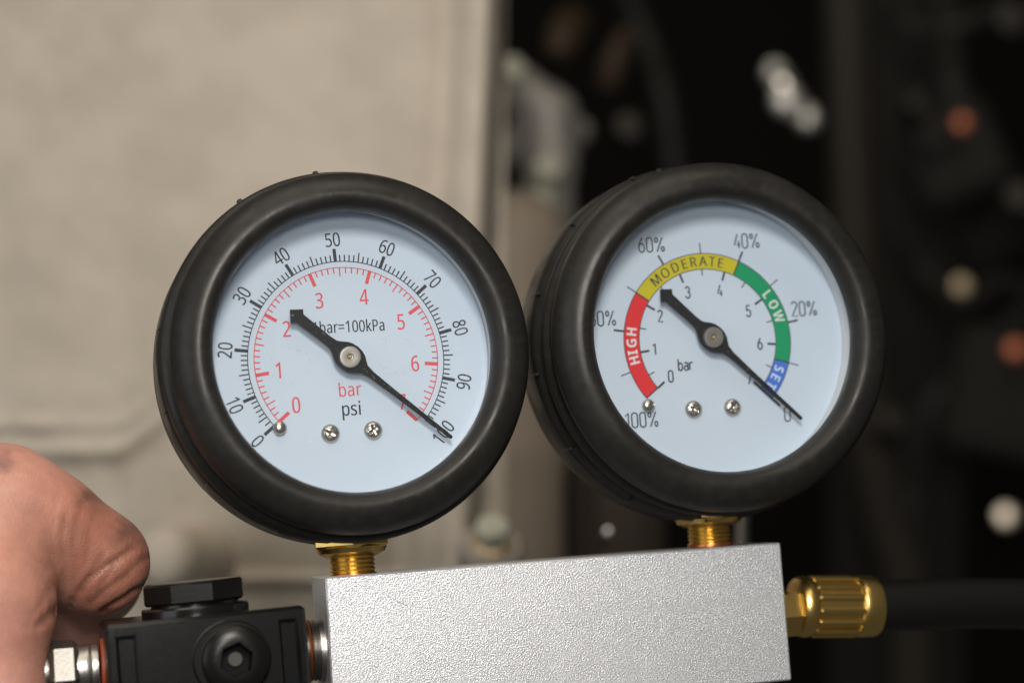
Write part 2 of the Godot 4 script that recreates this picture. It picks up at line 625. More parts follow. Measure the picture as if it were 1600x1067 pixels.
func engine_bay() -> void:
	# cast bracket with its lugs and bolts, just right of the casing's flange
	var at := spot(850, 330, 900)
	var o := thing("cast_bracket", "blurred grey cast bracket with lugs and greenish bolts right of the casing flange", "bracket", at)
	var Q := func(x: float, y: float, d: float) -> Vector3: return spot(x, y, d) - at
	var s := blend([
		[Q.call(735, 150, 905), 8.0, Q.call(812, 138, 900), 10.0],
		[Q.call(812, 138, 900), 10.0, Q.call(858, 180, 895), 13.0],
		[Q.call(858, 180, 895), 13.0, Q.call(862, 255, 890), 12.0],
		[Q.call(862, 255, 890), 11.0, Q.call(850, 335, 890), 14.0],
		[Q.call(850, 335, 890), 14.0, Q.call(868, 400, 900), 10.0],
		[Q.call(850, 190, 895), 9.0, Q.call(800, 235, 905), 9.0],
		[Q.call(858, 250, 895), 8.0, Q.call(905, 205, 915), 7.0],
		[Q.call(868, 400, 900), 10.0, Q.call(800, 430, 905), 12.0],
	], 0.45, 2.2)
	put("casting", s, M.grey, o, Transform3D.IDENTITY, 180.0)
	for q in [[796, 112, 885, 8.5], [856, 268, 872, 8.0], [846, 318, 870, 6.0]]:
		s = Shape.new()
		s.lathe([[0, -14], [q[3], -14], [q[3], 3], [q[3] * 0.85, 4.5], [0, 5]], 6, along(Q.call(q[0], q[1], q[2]), Vector3(0.1, 0.6, 0.8)))
		put("bolt", s, M.zinc, o)
	var p := []
	# dim brown stubs
	at = spot(878, 66, 900)
	o = thing("hose_stub", "dim brown round stub at the top centre right of the pipe", "hose", at)
	s = Shape.new()
	s.tube([Vector3(6, 14, -30), Vector3(2, 6, -8), Vector3(0, 0, 0), Vector3(-3, -8, 4)], [10.0, 10.0, 9.0, 6.0], 18)
	put("sleeve", s, M.tan, o, Transform3D.IDENTITY, 70.0)
	at = spot(957, 105, 1000)
	o = thing("wire_sleeve", "dim tan upright sleeve in the dark bay above the gap between gauges", "sleeve", at)
	s = Shape.new()
	s.tube([Vector3(9, 22, -6), Vector3(4, 10, 0), Vector3(0, 0, 2), Vector3(-3, -12, 0)], [4.0, 7.0, 8.5, 5.0], 18)
	put("sleeve", s, M.tan, o, Transform3D.IDENTITY, 70.0)
	# dark upright trunking that bends to the right at the bottom
	at = spot(1340, 600, 1250)
	o = thing("trunking", "dark grey upright trunking behind the right gauge bending right at its foot", "trunking", at)
	s = Shape.new()
	p = []
	for q in [[1318, -300], [1322, 0], [1330, 200], [1338, 400], [1348, 560], [1362, 700], [1382, 800], [1410, 880], [1425, 1000], [1430, 1400]]:
		p.append(spot(q[0], q[1], 1250) - at)
	s.tube(p, 17.0, 20)
	put("duct", s, M.dark_warm, o, Transform3D.IDENTITY, 70.0)
	# broad dark panel right of it
	at = spot(1450, 560, 1400)
	o = thing("bay_panel", "dark plastic panel with a soft sheen behind the trunking on the right", "panel", at)
	s = Shape.new()
	s.box(Vector3(-75, -400, -10), Vector3(30, 330, 0), 4.0)
	s.box(Vector3(-20, -60, 0), Vector3(140, -20, 25), 8.0, Transform3D(Basis(Vector3(0, 0, 1), 0.5), Vector3(20, 120, 0)))
	put("panel", s, M.dark_sheen, o)
	# hoses and cables in the dark
	for q in [
		["coolant_hose", "dark hose curving down to the right edge past the upper copper plug", [[1462, -60], [1478, 60], [1492, 150], [1530, 230], [1580, 300], [1660, 370]], 1300, 11.0],
		["coolant_hose", "dark hose running slanting down behind the lower copper plug", [[1660, 430], [1590, 500], [1520, 560], [1450, 640], [1420, 760], [1440, 900]], 1350, 13.0],
		["cable_loom", "thin dark cable loom crossing the top right corner", [[1380, -40], [1420, 40], [1500, 40], [1570, 15], [1660, 40]], 1200, 6.0],
		["cable_loom", "thin dark cable loom hanging above the right gauge", [[960, -60], [1010, 60], [1040, 160], [1060, 300], [1090, 420]], 1300, 7.0],
		["cable_loom", "thin dark cable loom looping beside the beige bolt head", [[1400, 330], [1440, 420], [1510, 470], [1560, 440], [1640, 460]], 1250, 6.0],
	]:
		at = spot(q[2][2][0], q[2][2][1], q[3])
		o = thing(q[0], q[1], "hose" if q[0] == "coolant_hose" else "cable", at)
		s = Shape.new()
		p = []
		var c := Curve3D.new()
		for k in q[2].size():
			var a: Vector3 = spot(q[2][maxi(k - 1, 0)][0], q[2][maxi(k - 1, 0)][1], q[3])
			var b: Vector3 = spot(q[2][mini(k + 1, q[2].size() - 1)][0], q[2][mini(k + 1, q[2].size() - 1)][1], q[3])
			c.add_point(spot(q[2][k][0], q[2][k][1], q[3] + 12.0 * sin(k * 2.0)) - at, (a - b) / 6, (b - a) / 6)
		for w in 25:
			p.append(c.sample_baked(c.get_baked_length() * w / 24.0))
		s.tube(p, q[4], 18)
		put("tube", s, M.dark_hose, o, Transform3D.IDENTITY, 70.0)
	at = spot(1520, 230, 1180)
	o = thing("valve_block", "dark grey metal block around the upper copper plug", "valve block", at)
	s = Shape.new()
	s.box(Vector3(-34, -30, -60), Vector3(30, 34, -30), 8.0, Transform3D(Basis(Vector3(0, 0, 1), 0.4), Vector3.ZERO))
	s.lathe([[0, -40], [13, -40], [13, -18], [10, -15], [0, -15]], 24, Transform3D(Basis.IDENTITY, Vector3(-22, 10, 0)))
	put("body", s, M.dark_hose, o)
	at = spot(1560, 590, 1180)
	o = thing("valve_block", "dark grey metal block behind the lower copper plug at the right edge", "valve block", at)
	s = Shape.new()
	s.box(Vector3(-20, -50, -60), Vector3(60, 34, -30), 8.0, Transform3D(Basis(Vector3(0, 0, 1), -0.2), Vector3.ZERO))
	put("body", s, M.dark_hose, o)
	# bright bits
	at = spot(1238, 148, 1100)
	o = thing("polished_elbow", "bright blurred polished metal elbow in the dark above the right gauge", "pipe elbow", at)
	s = Shape.new()
	p = []
	for q in [[1210, 108, 1108], [1219, 124, 1100], [1229, 147, 1096], [1243, 167, 1098], [1262, 182, 1106]]:
		p.append(spot(q[0], q[1], q[2]) - at)
	s.tube(p, [7.0, 8.5, 9.0, 8.5, 7.0], 24)
	put("elbow", s, M.chrome, o, Transform3D.IDENTITY, 70.0)
	for q in [[1213, 116, 1094, 7.5], [1229, 158, 1086, 9.0], [1263, 186, 1090, 7.5]]:
		s = Shape.new()
		var c: Vector3 = spot(q[0], q[1], q[2])
		s.lathe([[0, -9], [q[3], -9], [q[3], -0.6], [q[3] * 0.8, 0.3], [0, 0.7]], 24, along(c - at, EYE / MM + Vector3(20, 40, 0) - c))
		put("nut", s, M.glint, o)
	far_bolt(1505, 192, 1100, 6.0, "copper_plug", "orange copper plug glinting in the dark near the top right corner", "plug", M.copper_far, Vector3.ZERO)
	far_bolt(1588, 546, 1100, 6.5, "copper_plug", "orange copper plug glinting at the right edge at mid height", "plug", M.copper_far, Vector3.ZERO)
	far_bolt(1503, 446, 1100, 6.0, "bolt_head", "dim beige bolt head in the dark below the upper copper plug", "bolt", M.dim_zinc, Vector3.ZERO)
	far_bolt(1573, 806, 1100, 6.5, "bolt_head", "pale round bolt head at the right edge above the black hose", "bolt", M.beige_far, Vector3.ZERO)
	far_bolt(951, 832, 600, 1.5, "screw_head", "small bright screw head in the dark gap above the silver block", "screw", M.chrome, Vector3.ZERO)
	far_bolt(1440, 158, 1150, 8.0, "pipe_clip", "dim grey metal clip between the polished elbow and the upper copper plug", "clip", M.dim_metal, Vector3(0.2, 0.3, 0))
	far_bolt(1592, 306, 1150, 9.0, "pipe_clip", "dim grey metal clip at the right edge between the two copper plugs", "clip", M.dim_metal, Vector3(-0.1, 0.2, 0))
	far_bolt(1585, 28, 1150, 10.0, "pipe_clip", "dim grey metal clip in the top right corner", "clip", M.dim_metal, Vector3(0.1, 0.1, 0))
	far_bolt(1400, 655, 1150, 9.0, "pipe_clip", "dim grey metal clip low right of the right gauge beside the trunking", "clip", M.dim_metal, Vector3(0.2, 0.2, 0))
	far_bolt(985, 196, 1000, 8.0, "pipe_clip", "dim grey metal clip in the dark just right of the cast bracket", "clip", M.dim_metal, Vector3(0.1, 0.3, 0))
	# brown housing low between the gauges
	at = spot(960, 760, 850)
	o = thing("lower_bracket", "dim brown metal housing seen low between the two gauges", "housing", at)
	s = Shape.new()
	s.box(spot(895, 560, 850) - at + Vector3(0, 0, -60), spot(1040, 1000, 850) - at, 12.0)
	put("housing", s, M.brown, o)
	# cream tab right behind the right gauge's boot
	at = spot(985, 785, 520)
	o = thing("plastic_tab", "cream plastic tab peeking out below the boot of the right gauge", "tab", at)
	s = Shape.new()
	var tab := PackedVector2Array()
	for q in [[955, 700], [1030, 740], [1013, 796], [1004, 799], [978, 784], [960, 766]]:
		var w := spot(q[0], q[1], 520) - at
		tab.append(Vector2(w.x, w.y))
	s.prism(tab, -3, 0, 0.6)
	put("tab", s, M.cream, o)
	# threaded stud behind the right gauge's stem
	at = spot(1160, 860, 480)
	o = thing("threaded_stud", "upright threaded steel stud behind the brass stem of the right gauge", "stud", at)
	s = Shape.new()
	var prof := [[0.0, -40.0]]
	var h := -40.0
	while h < 30.0:
		prof.append([1.95, h])
		prof.append([2.35, h + 0.4])
		h += 0.8
	prof.append([0.0, 30.0])
	s.lathe(prof, 20, along(Vector3.ZERO, Vector3(0.03, 1, 0)))
	put("stud", s, M.steel, o, Transform3D.IDENTITY, 20.0)


# ---------------------------------------------------------------- the tester
func tester() -> void:
	var o := thing("pressure_tester", "two gauge pressure tester with silver block, brass stems and black regulator held in hand", "pressure tester", Vector3.ZERO)
	o.transform = Transform3D(RIG, (RIG_AT + EYE / MM) * MM)
	gauge(o, false)
	gauge(o, true)
	block(o)
	regulator(o)
	fittings(o)


func gauge(o: Node3D, right: bool) -> void:
	var turn := Basis(Vector3(0.99956, 0, 0.02975), Vector3(0, 1, 0), Vector3(-0.02975, 0, 0.99956)) if right else Basis(Vector3(0.99984, 0, -0.01798), Vector3(-0.00055, 0.99952, -0.03087), Vector3(0.01797, 0.03087, 0.99936))
	var where := Vector3(84.57, 0.62, 0) if right else Vector3.ZERO
	var g := part("pressure_gauge", o, Transform3D(turn, where), "right gauge with red, yellow, green and blue arc from HIGH to SET" if right else "left gauge with black psi scale and inner red bar scale")
	var off := Vector3(0.6, 0.15, 0) if right else Vector3(0.0, 0.7, 0)
	var fit := Transform3D(Basis.from_scale(Vector3(1.024, 1.024, 1) if right else Vector3(1.004, 1.008, 1)), off)
	var low := 0.85 if right else 0.0
	var s := Shape.new()
	s.lathe([[30.2, 8.3], [30.15, 9.4], [30.3, 10.8], [30.8, 12.1], [31.6, 13.0], [32.6, 13.5], [33.7, 13.5], [35.0, 13.1], [36.3, 12.35], [37.4, 11.35], [38.3, 10.1], [38.9, 8.7], [39.05, 7.4], [38.8, 6.2], [38.35, 5.1], [38.1, 4.2],
		[38.3, 3.5], [39.3 - low, 3.1], [40.1 - low, 2.6], [40.5 - low, 1.9], [40.55 - low, 1.2], [40.3 - low, 0.5], [39.8 - low, 0.0], [39.3 - low, -0.5], [39.2 - low, -1.4], [40.0, -3.0], [40.5 + low * 0.4, -4.5], [40.5 + low * 0.5, -14], [40.2, -18], [38.6, -21.5], [36, -23.5], [33, -24], [33, -22.6], [36.1, -22], [36.1, 7.8], [31.9, 7.8]], 128, fit, true)
	put("rubber_boot", s, M.rubber, g, Transform3D.IDENTITY, 50.0)
	for k in 14:
		s = Shape.new()
		var d := ring_dir(k * 360.0 / 14 + (8.0 if right else 14.0))
		s.box(Vector3(-0.6, -0.35, -10), Vector3(0.25, 0.35, -2.4), 0.2)
		put("grip_rib", s, M.rubber, g, Transform3D(Basis(Vector3(d.x, d.y, 0), Vector3(-d.y, d.x, 0), Vector3(0, 0, 1)), off + Vector3(d.x, d.y, 0) * (41.7 if right else 40.6)))
	for a in [96.5, 122.0] if not right else [104.0]:
		s = Shape.new()
		s.box(Vector3(-0.5, -0.6, -0.5), Vector3(0.55, 0.6, 0.6), 0.25)
		put("mould_nub", s, M.rubber, g, Transform3D(Basis(Vector3(0, 0, 1), deg_to_rad(a)), off + Vector3(ring_dir(a).x, ring_dir(a).y, 0) * (40.7 if right else 40.8) + Vector3(0, 0, 1.4)))
	s = Shape.new()
	s.lathe([[32.0, -0.6], [32.0, 7.6], [36.0, 7.6], [36.0, -22], [0, -22], [0, -21], [32, -21]], 96, fit)
	put("case", s, M.case_metal, g)
	s = Shape.new()
	s.lathe([[0, 6.9], [31.95, 6.9], [31.95, 5.7], [0, 5.7]], 96, fit)
	put("glass", s, M.glass, g)
	s = Shape.new()
	s.lathe([[0, 0], [31.9, 0], [31.9, -0.5], [0, -0.5]], 96, fit)
	put("dial", s, M.dial, g)
	if right:
		face_percent(g)
	else:
		face_psi(g)
	# screws and stop pin
	for q in ([Vector2(-4.88, -15.75), Vector2(4.59, -15.8)] if right else [Vector2(-4.77, -16.12), Vector2(4.71, -15.93)]):
		pan_screw(g, q, 25.0 if q.x > 0 else 60.0)
	s = Shape.new()
	s.lathe([[0, 0], [1.4, 0], [1.5, 0.3], [1.5, 0.9], [1.2, 1.3], [0.6, 1.5], [0, 1.55]], 24, Transform3D(Basis.IDENTITY, Vector3(-15.8, -14.35, 0)))
	if right:
		s.lathe([[0, 0], [0.42, 0], [0.42, 2.6], [0, 2.8]], 12, Transform3D(Basis(Vector3(0, 1, 0), 1.35), Vector3(-17.0, -14.3, 0.5)))
	put("stop_pin", s, M.nickel, g, Transform3D.IDENTITY, 50.0)
	# needle
	needle(g, -44.55 if right else -40.95, 28.3 if right else 28.6, right)
	# stem
	s = Shape.new()
	var down := along(Vector3(0, 0, -9.6), Vector3(0, -1, 0))
	var hex := PackedVector2Array()
	for k in 6:
		hex.append(ring_dir(k * 60.0 + 8.0) * 9.1)
	s.prism(hex, 30, 41.0, 0.7, down)
	s.lathe([[0, 40.8], [7.9, 40.8], [7.4, 41.9], [5.6, 42.8], [0, 42.8]], 48, down)
	put("hex_collar", s, M.brass, g)
	s = Shape.new()
	var prof := [[0.0, 41.5], [4.7, 41.5]]
	var h := 42.4
	while h < 46.4:
		prof.append([4.72, h])
		prof.append([5.15, h + 0.42])
		h += 0.92
	prof.append([4.7, 47.4])
	prof.append([0.0, 47.4])
	s.lathe(prof, 48, down)
	put("thread", s, M.brass, g, Transform3D.IDENTITY, 28.0)
	s = Shape.new()
	s.lathe([[0, 46.5], [5.2, 46.5], [5.3, 46.7], [5.3, 47.3], [0, 47.3]], 40, down)
	put("seal_ring", s, M.copper, g)


func pan_screw(g: Node3D, at: Vector2, deg: float) -> void:
	# pan head with a cross recess: a height field over rings of the head
	var s := Shape.new()
	var rings := []
	for k in 17:
		var r := PackedVector3Array()
		var rho := 2.05 * (1.0 - k / 16.0) + 0.02
		for i in 64:
			var a := TAU * i / 64
			var p := Vector2(cos(a), sin(a)) * rho
			var z := 1.25 * sqrt(maxf(0.0, 1.0 - pow(rho / 2.1, 2.6)))
			var q := p.rotated(-deg_to_rad(deg))
			var cross := minf(maxf(absf(q.x) - 1.25, absf(q.y) - 0.3), maxf(absf(q.y) - 1.25, absf(q.x) - 0.3))
			z -= 0.75 * (1.0 - smoothstep(-0.12, 0.06, cross)) * (1.15 - rho / 2.4)
			r.append(Vector3(at.x + p.x, at.y + p.y, z))
		rings.append(r)
	var foot := PackedVector3Array()
	for q in rings[0]:
		foot.append(Vector3(q.x, q.y, -0.2))
	rings.insert(0, foot)
	s.loft(rings)
	put("screw", s, M.nickel, g, Transform3D.IDENTITY, 50.0)


func needle(g: Node3D, deg: float, length: float, right: bool) -> void:
	var n := part("needle", g, Transform3D(Basis.IDENTITY, Vector3(0.1, 0.3, 0) if right else Vector3.ZERO))
	# one sheet metal blade: outline from the tip round the hub to the square tail, at half its width
	var half := [[length, 0.22], [length - 0.3, 0.42], [21.0, 0.5], [12.0, 0.62], [6.0, 0.78], [4.2, 1.1], [3.3, 1.75], [2.5, 2.4], [1.5, 2.85], [0.0, 3.05], [-1.5, 2.85], [-2.5, 2.4], [-3.4, 1.75], [-4.4, 1.2], [-6.0, 1.05], [-9.0, 1.1], [-13.9, 1.2]]
	var top := PackedVector3Array()
	var bot := PackedVector3Array()
	for q in half:
		top.append(Vector3(q[0], q[1], 0))
	for k in range(half.size() - 1, -1, -1):
		top.append(Vector3(half[k][0], -half[k][1], 0))
	var s := Shape.new()
	var turn := Basis(Vector3(0, 0, 1), deg_to_rad(deg))
	# strips across the blade, so that the concave outline fills well
	for z in [2.75, 3.05]:
		for k in half.size():
			s.v.append(turn * Vector3(half[k][0], half[k][1], z))
			s.v.append(turn * Vector3(half[k][0], -half[k][1], z))
	var m := half.size() * 2
	for k in half.size() - 1:
		var a := k * 2
		s.quad(m + a, m + a + 2, m + a + 3, m + a + 1)
		s.quad(a + 1, a + 3, a + 2, a)
		s.quad(a, a + 2, m + a + 2, m + a)
		s.quad(m + a + 1, m + a + 3, a + 3, a + 1)
	s.quad(0, m, m + 1, 1)
	s.quad(m - 2, m - 1, m * 2 - 1, m * 2 - 2)
	s.orient(0)
	var sq := PackedVector2Array()
	var mid := ring_dir(deg + 180.0) * 14.5
	var e := 1.45
	for q in [Vector2(-e, -e), Vector2(e, -e), Vector2(e, e), Vector2(-e, e)]:
		sq.append(mid + q)
	s.prism(sq, 2.748, 3.053, 0.03)
	put("blade", s, M.needle, n)
	s = Shape.new()
	for k in 26 if right else 70:
		var u := rng.randf_range(-13.5, length - 1.0)
		disc(s, ring_dir(deg) * u + ring_dir(deg + 90.0) * rng.randf_range(-0.4, 0.4) * (1.0 if u > 0 else 2.0), rng.randf_range(0.02, 0.075), 3.06)
	put("dust_specks", s, M.dust, n).set_meta("kind", "stuff")
	s = Shape.new()
	s.lathe([[0, 2.0], [2.4, 2.0], [2.42, 3.7], [2.25, 3.95], [1.7, 4.0], [0.75, 3.95], [0.6, 3.7], [0.0, 3.6]], 48)
	put("hub_cap", s, M.pin, n)
	s = Shape.new()
	s.lathe([[0, 3.3], [0.42, 3.3], [0.42, 3.75], [0.2, 3.95], [0, 3.97]], 20)
	put("pivot", s, M.brass, n, Transform3D.IDENTITY, 60.0)


func face_psi(g: Node3D) -> void:
	var z := 0.04
	var black := Shape.new()
	var angle := func(u: float) -> float: return 226.15 - 266.2 * u / 100.0
	for k in 101:
		if k in [1, 2, 4]:
			continue
		var a: float = angle.call(float(k))
		if k == 0: a = 219.3
		if k == 3: a = 215.9
		if k == 5: a = 212.6
		var d := ring_dir(a)
		var ten := k % 10 == 0
		black.stroke(d * 21.75, d * (24.65 if ten else 23.95 if k % 5 == 0 else 23.25), 0.74 if ten else 0.3, z)
	black.arc(21.68, 21.88, 219.3, -40.05, z)
	put("psi_scale", black, M.print_black, g)
	var nums := Shape.new()
	var at := [[0, 219.2], [10, 199.6], [20, 173.4], [30, 146.2], [40, 119.6], [50, 93.3], [60, 66.6], [70, 39.9], [80, 13.0], [90, -13.4], [100, -40.0]]
	for q in at:
		var low: bool = q[0] in [0, 10, 90, 100]
		for e in 2:
			letters(nums, str(q[0]), false, ring_dir(q[1]) * 26.7 + Vector2(0.07, 0.02) * e, 3.05, 0.78, q[1] + (90.0 if low else -90.0), z + 0.01 * e)
	letters(nums, "1bar=100kPa", false, Vector2(0.85, 7.3), 2.55, 0.78, 0.5, z)
	letters(nums, "psi", false, Vector2(0.2, -10.9), 3.0, 0.86, 1.0, z)
	for q in [["1bar=100kPa", Vector2(0.9, 7.3), 2.55, 0.78, 0.5], ["psi", Vector2(0.26, -10.9), 3.0, 0.86, 1.0]]:
		letters(nums, q[0], false, q[1], q[2], q[3], q[4], z + 0.01)
	put("psi_lettering", nums, M.print_black, g)
	var red := Shape.new()
	for k in 71:
		if k in [1, 2]:
			continue
		var a := 226.14 - 270.15 * k / 70.0
		if k == 0: a = 219.3
		var d := ring_dir(a)
		var one := k % 10 == 0
		red.stroke(d * 20.45, d * (17.45 if one else 18.4 if k % 5 == 0 else 19.1), 0.78 if one else 0.28, z)
	red.arc(20.3, 20.5, 219.3, -44.0, z)
	put("bar_scale", red, M.print_red, g)
	var rn := Shape.new()
	var rat := [Vector2(-11.88, -9.52), Vector2(-15.31, -1.82), Vector2(-12.93, 7.2), Vector2(-5.37, 13.15), Vector2(4.65, 13.67), Vector2(12.62, 7.8), Vector2(15.13, -1.6), Vector2(11.64, -9.98)]
	for k in 8:
		for e in 2:
			letters(rn, str(k), false, rat[k] + Vector2(0.07, 0.02) * e, 3.45, 0.78, 1.0, z + 0.01 * e)
	letters(rn, "bar", false, Vector2(0.22, -6.6), 2.95, 0.86, 1.5, z)
	put("bar_lettering", rn, M.print_red, g)
	# rubbed rings of grime, specks of dust on the glass
	var rust := Shape.new()
	for c in [Vector2(11.2, 0.4), Vector2(-12.3, -1.0)]:
		for k in 80:
			var a := rng.randf() * TAU
			if sin(a * 2 + c.x) < -0.55:
				continue
			var p: Vector2 = c + Vector2(cos(a), sin(a)) * (4.1 + rng.randfn(0, 0.35))
			disc(rust, p, rng.randf_range(0.04, 0.11), 0.055)
	for k in 60:
		var p := ring_dir(rng.randf() * 360.0) * rng.randf_range(5, 29)
		disc(rust, p, rng.randf_range(0.02, 0.05), 0.055)
	put("grime_specks", rust, M.rust, g).set_meta("kind", "stuff")
	dusty(g, 110)


func dusty(g: Node3D, n: int) -> void:
	var dust := Shape.new()
	for k in n:
		var p := ring_dir(rng.randf() * 360.0) * 30.0 * sqrt(rng.randf())
		if k % 2:
			p = ring_dir(rng.randf_range(30, 190)) * rng.randf_range(24.0, 30.0)
		disc(dust, p, rng.randf_range(0.04, 0.11) * (1.6 if k % 12 == 0 else 1.0), 6.93)
	put("dust_specks", dust, M.dust, g).set_meta("kind", "stuff")


func disc(s: Shape, p: Vector2, r: float, z: float) -> void:
	var o := []
	for i in 6:
		o.append(p + ring_dir(i * 60.0 + p.x * 77.0) * r * (0.7 + 0.3 * sin(i * 2.0 + p.y * 50.0)))
	s.flat(o, z)


func face_percent(g: Node3D) -> void:
	var z := 0.04
	for q in [["red_band", 218.4, 144.5, M.red], ["yellow_band", 144.5, 63.5, M.yellow], ["green_band", 63.5, -17.5, M.green], ["blue_band", -17.5, -44.5, M.blue]]:
		var b := Shape.new()
		b.arc(16.7, 20.25, q[1], q[2], 0.03)
		put(q[0], b, q[3], g)
	var line := Shape.new()
	line.arc(16.55, 16.75, 218.4, -44.5, z)
	line.arc(20.2, 20.4, 218.4, -44.5, z)
	for k in 10:
		var d := ring_dir(225.5 - 27.0 * (k + 1))
		var big := k % 2 == 1
		line.stroke(d * 20.3, d * (22.8 if not k == 9 else 22.9), 0.48 if big else 0.27, z)
	for a in [144.5, 63.5, -17.5, -44.5, 218.4]:
		line.stroke(ring_dir(a) * 16.6, ring_dir(a) * 20.3, 0.34, z + 0.01)
	for k in 15:
		var a := 225.39 - 269.5 * k / 14.0
		if k == 0: a = 218.6
		var d := ring_dir(a)
		line.stroke(d * 16.65, d * (14.5 if k % 2 == 0 else 15.1), 0.52 if k % 2 == 0 else 0.27, z)
	line.stroke(ring_dir(-44.5) * 14.5, ring_dir(-44.5) * 22.8, 0.6, z + 0.015)
	put("scale_marks", line, M.print_grey, g)
	var t := Shape.new()
	var at := [Vector2(-9.62, -7.87), Vector2(-13.04, -1.43), Vector2(-11.04, 6.11), Vector2(-3.95, 11.33), Vector2(3.89, 11.47), Vector2(10.55, 6.4), Vector2(12.73, -1.34), Vector2(9.27, -9.4)]
	for k in 8:
		technical(t, str(k), at[k], 2.6, 0.36, z)
	technical(t, "bar", Vector2(-6.0, -5.3), 2.7, 0.36, z)
	for q in [["100%", Vector2(-17.5, -17.45)], ["80%", Vector2(-25.0, 6.15)], ["60%", Vector2(-11.95, 22.75)], ["40%", Vector2(11.4, 22.9)], ["20%", Vector2(24.3, 6.4)], ["0", Vector2(18.09, -18.06)]]:
		technical(t, q[0], q[1], 3.35, 0.34, z)
	put("scale_lettering", t, M.print_grey, g)
	var w := Shape.new()
	for q in [["H", -168.75 + 0.5], ["I", -173.9], ["G", 179.4], ["H", 171.2]]:
		letters(w, q[0], true, ring_dir(q[1]) * 18.5, 2.3, 1.0, q[1] - 90.0, z)
	put("word_high", w, M.white_print, g)
	w = Shape.new()
	for q in [["L", 33.3], ["O", 24.6], ["W", 15.2]]:
		letters(w, q[0], true, ring_dir(q[1]) * 18.5, 2.3, 0.92, q[1] - 90.0, z)
	put("word_low", w, M.white_print, g)
	var bl := Shape.new()
	for q in [["S", -23.9], ["E", -30.7], ["T", -37.6]]:
		letters(bl, q[0], true, ring_dir(q[1]) * 18.4, 2.3, 0.95, q[1] - 90.0, z)
	put("word_set", bl, M.blue_print, g)
	var m := Shape.new()
	var a := 128.3
	for q in [["M", 0.0], ["O", 8.7], ["D", 17.4], ["E", 24.9], ["R", 32.0], ["A", 39.2], ["T", 46.1], ["E", 52.7]]:
		for e in 2:
			letters(m, q[0], false, ring_dir(a - q[1] + 0.22 * e) * 18.5, 2.25, 1.0, a - q[1] - 90.0, z + 0.01 * e)
	put("word_moderate", m, M.print_black, g)
	dusty(g, 40)


func block(o: Node3D) -> void:
	var s := Shape.new()
	s.box(Vector3(-7.7, -78.2, -19.5), Vector3(98.2, -46.9, 0.5), 0.35)
	put("manifold_block", s, M.cast, o, Transform3D.IDENTITY, 20.0)
	s = Shape.new()
	s.ribbon([Vector2(7.2, -52.6), Vector2(7.9, -53.3), Vector2(8.8, -53.8), Vector2(9.9, -54.3)], 0.16, 0.53)
	put("scratch", s, M.scratch, o)


func regulator(o: Node3D) -> void:
	var g := part("regulator", o, Transform3D(Basis(Vector3(0, 0, 1), deg_to_rad(1.4)), Vector3(-1.45, 0.5, 0)), "black painted regulator body with a large hex socket screw")
	var s := Shape.new()
	s.box(Vector3(-54.6, -100, -27), Vector3(-13.0, -52.4, 4.6), 0.9)
	s.box(Vector3(-54.55, -100, 3.0), Vector3(-51.9, -52.5, 6.0), 0.7)
	s.box(Vector3(-15.4, -100, 3.0), Vector3(-13.05, -52.5, 6.0), 0.7)
	s.box(Vector3(-53.5, -55.6, 3.0), Vector3(-14.0, -52.45, 5.9), 0.7)
	s.box(Vector3(-48.9, -100, 3.0), Vector3(-18.4, -53.4, 5.95), 0.5)
	put("body", s, M.black_paint, g)
	# socket screw on its washer
	s = Shape.new()
	var x := Transform3D(Basis.IDENTITY, Vector3(-29.2, -62.0, 0))
	s.lathe([[4.5, 5.5], [8.1, 5.5], [8.1, 6.9], [7.8, 7.3], [4.5, 7.3]], 64, x, true)
	put("washer", s, M.black_steel, g)
	s = Shape.new()
	var rings := []
	for q in [[7.0, 7.2], [7.05, 8.6], [6.8, 9.1], [6.0, 9.5], [5.0, 9.85], [4.2, 10.0]]:
		rings.append(circle(q[0], q[1], 60))
	for q in [[3.2, 10.0], [3.02, 9.75], [3.0, 7.5]]:
		rings.append(hexagon(q[0], q[1], 60, 18.0))
	rings.append(circle(7.0, 7.2, 60))
	s.loft(rings, false, true)
	put("socket_screw", s, M.black_steel, g, Transform3D(Basis.IDENTITY, Vector3(-28.6, -62.0, 0)), 40.0)
	s = Shape.new()
	rings = [hexagon(2.99, 9.3, 60, 18.0), hexagon(2.99, 6.3, 60, 18.0), circle(3.6, 6.1, 60), circle(3.6, 9.0, 60)]
	s.loft(rings, false, true)
	s.lathe([[0, 6.3], [3.4, 6.3], [3.4, 6.05], [0, 6.05]], 32)
	put("hex_recess", s, M.needle, g, Transform3D(Basis.IDENTITY, Vector3(-28.6, -62.0, 0)))
	s = Shape.new()
	s.lathe([[0, 6.2], [1.6, 6.2], [1.6, 6.8], [1.4, 7.0], [0, 7.0]], 32, Transform3D(Basis.IDENTITY, Vector3(-28.6, -62.0, 0)))
	put("socket_pin", s, M.dull_pin, g)
	# octagonal cap on its collar
	s = Shape.new()
	var up := along(Vector3(-34.6, 0, -9.5), Vector3(0, 1, 0))
	var oct := PackedVector2Array()
	for k in 8:
		var d := ring_dir(k * 45.0 + 30.0 - 15.0) * 11.3
		oct.append(Vector2(d.x, d.y))
	s.prism(oct, -50.0, -45.4, 0.5, up)
	put("cap_nut", s, M.black_steel, g)
	s = Shape.new()
	s.lathe([[0, -53], [11.5, -53], [11.5, -51.0], [11.2, -50.6], [9.4, -50.5], [9.4, -49.8], [0, -49.8]], 56, up)
	put("collar", s, M.black_paint, g)


func circle(r: float, z: float, n: int) -> PackedVector3Array:
	var p := PackedVector3Array()
	for i in n:
		p.append(Vector3(r * cos(TAU * i / n), r * sin(TAU * i / n), z))
	return p


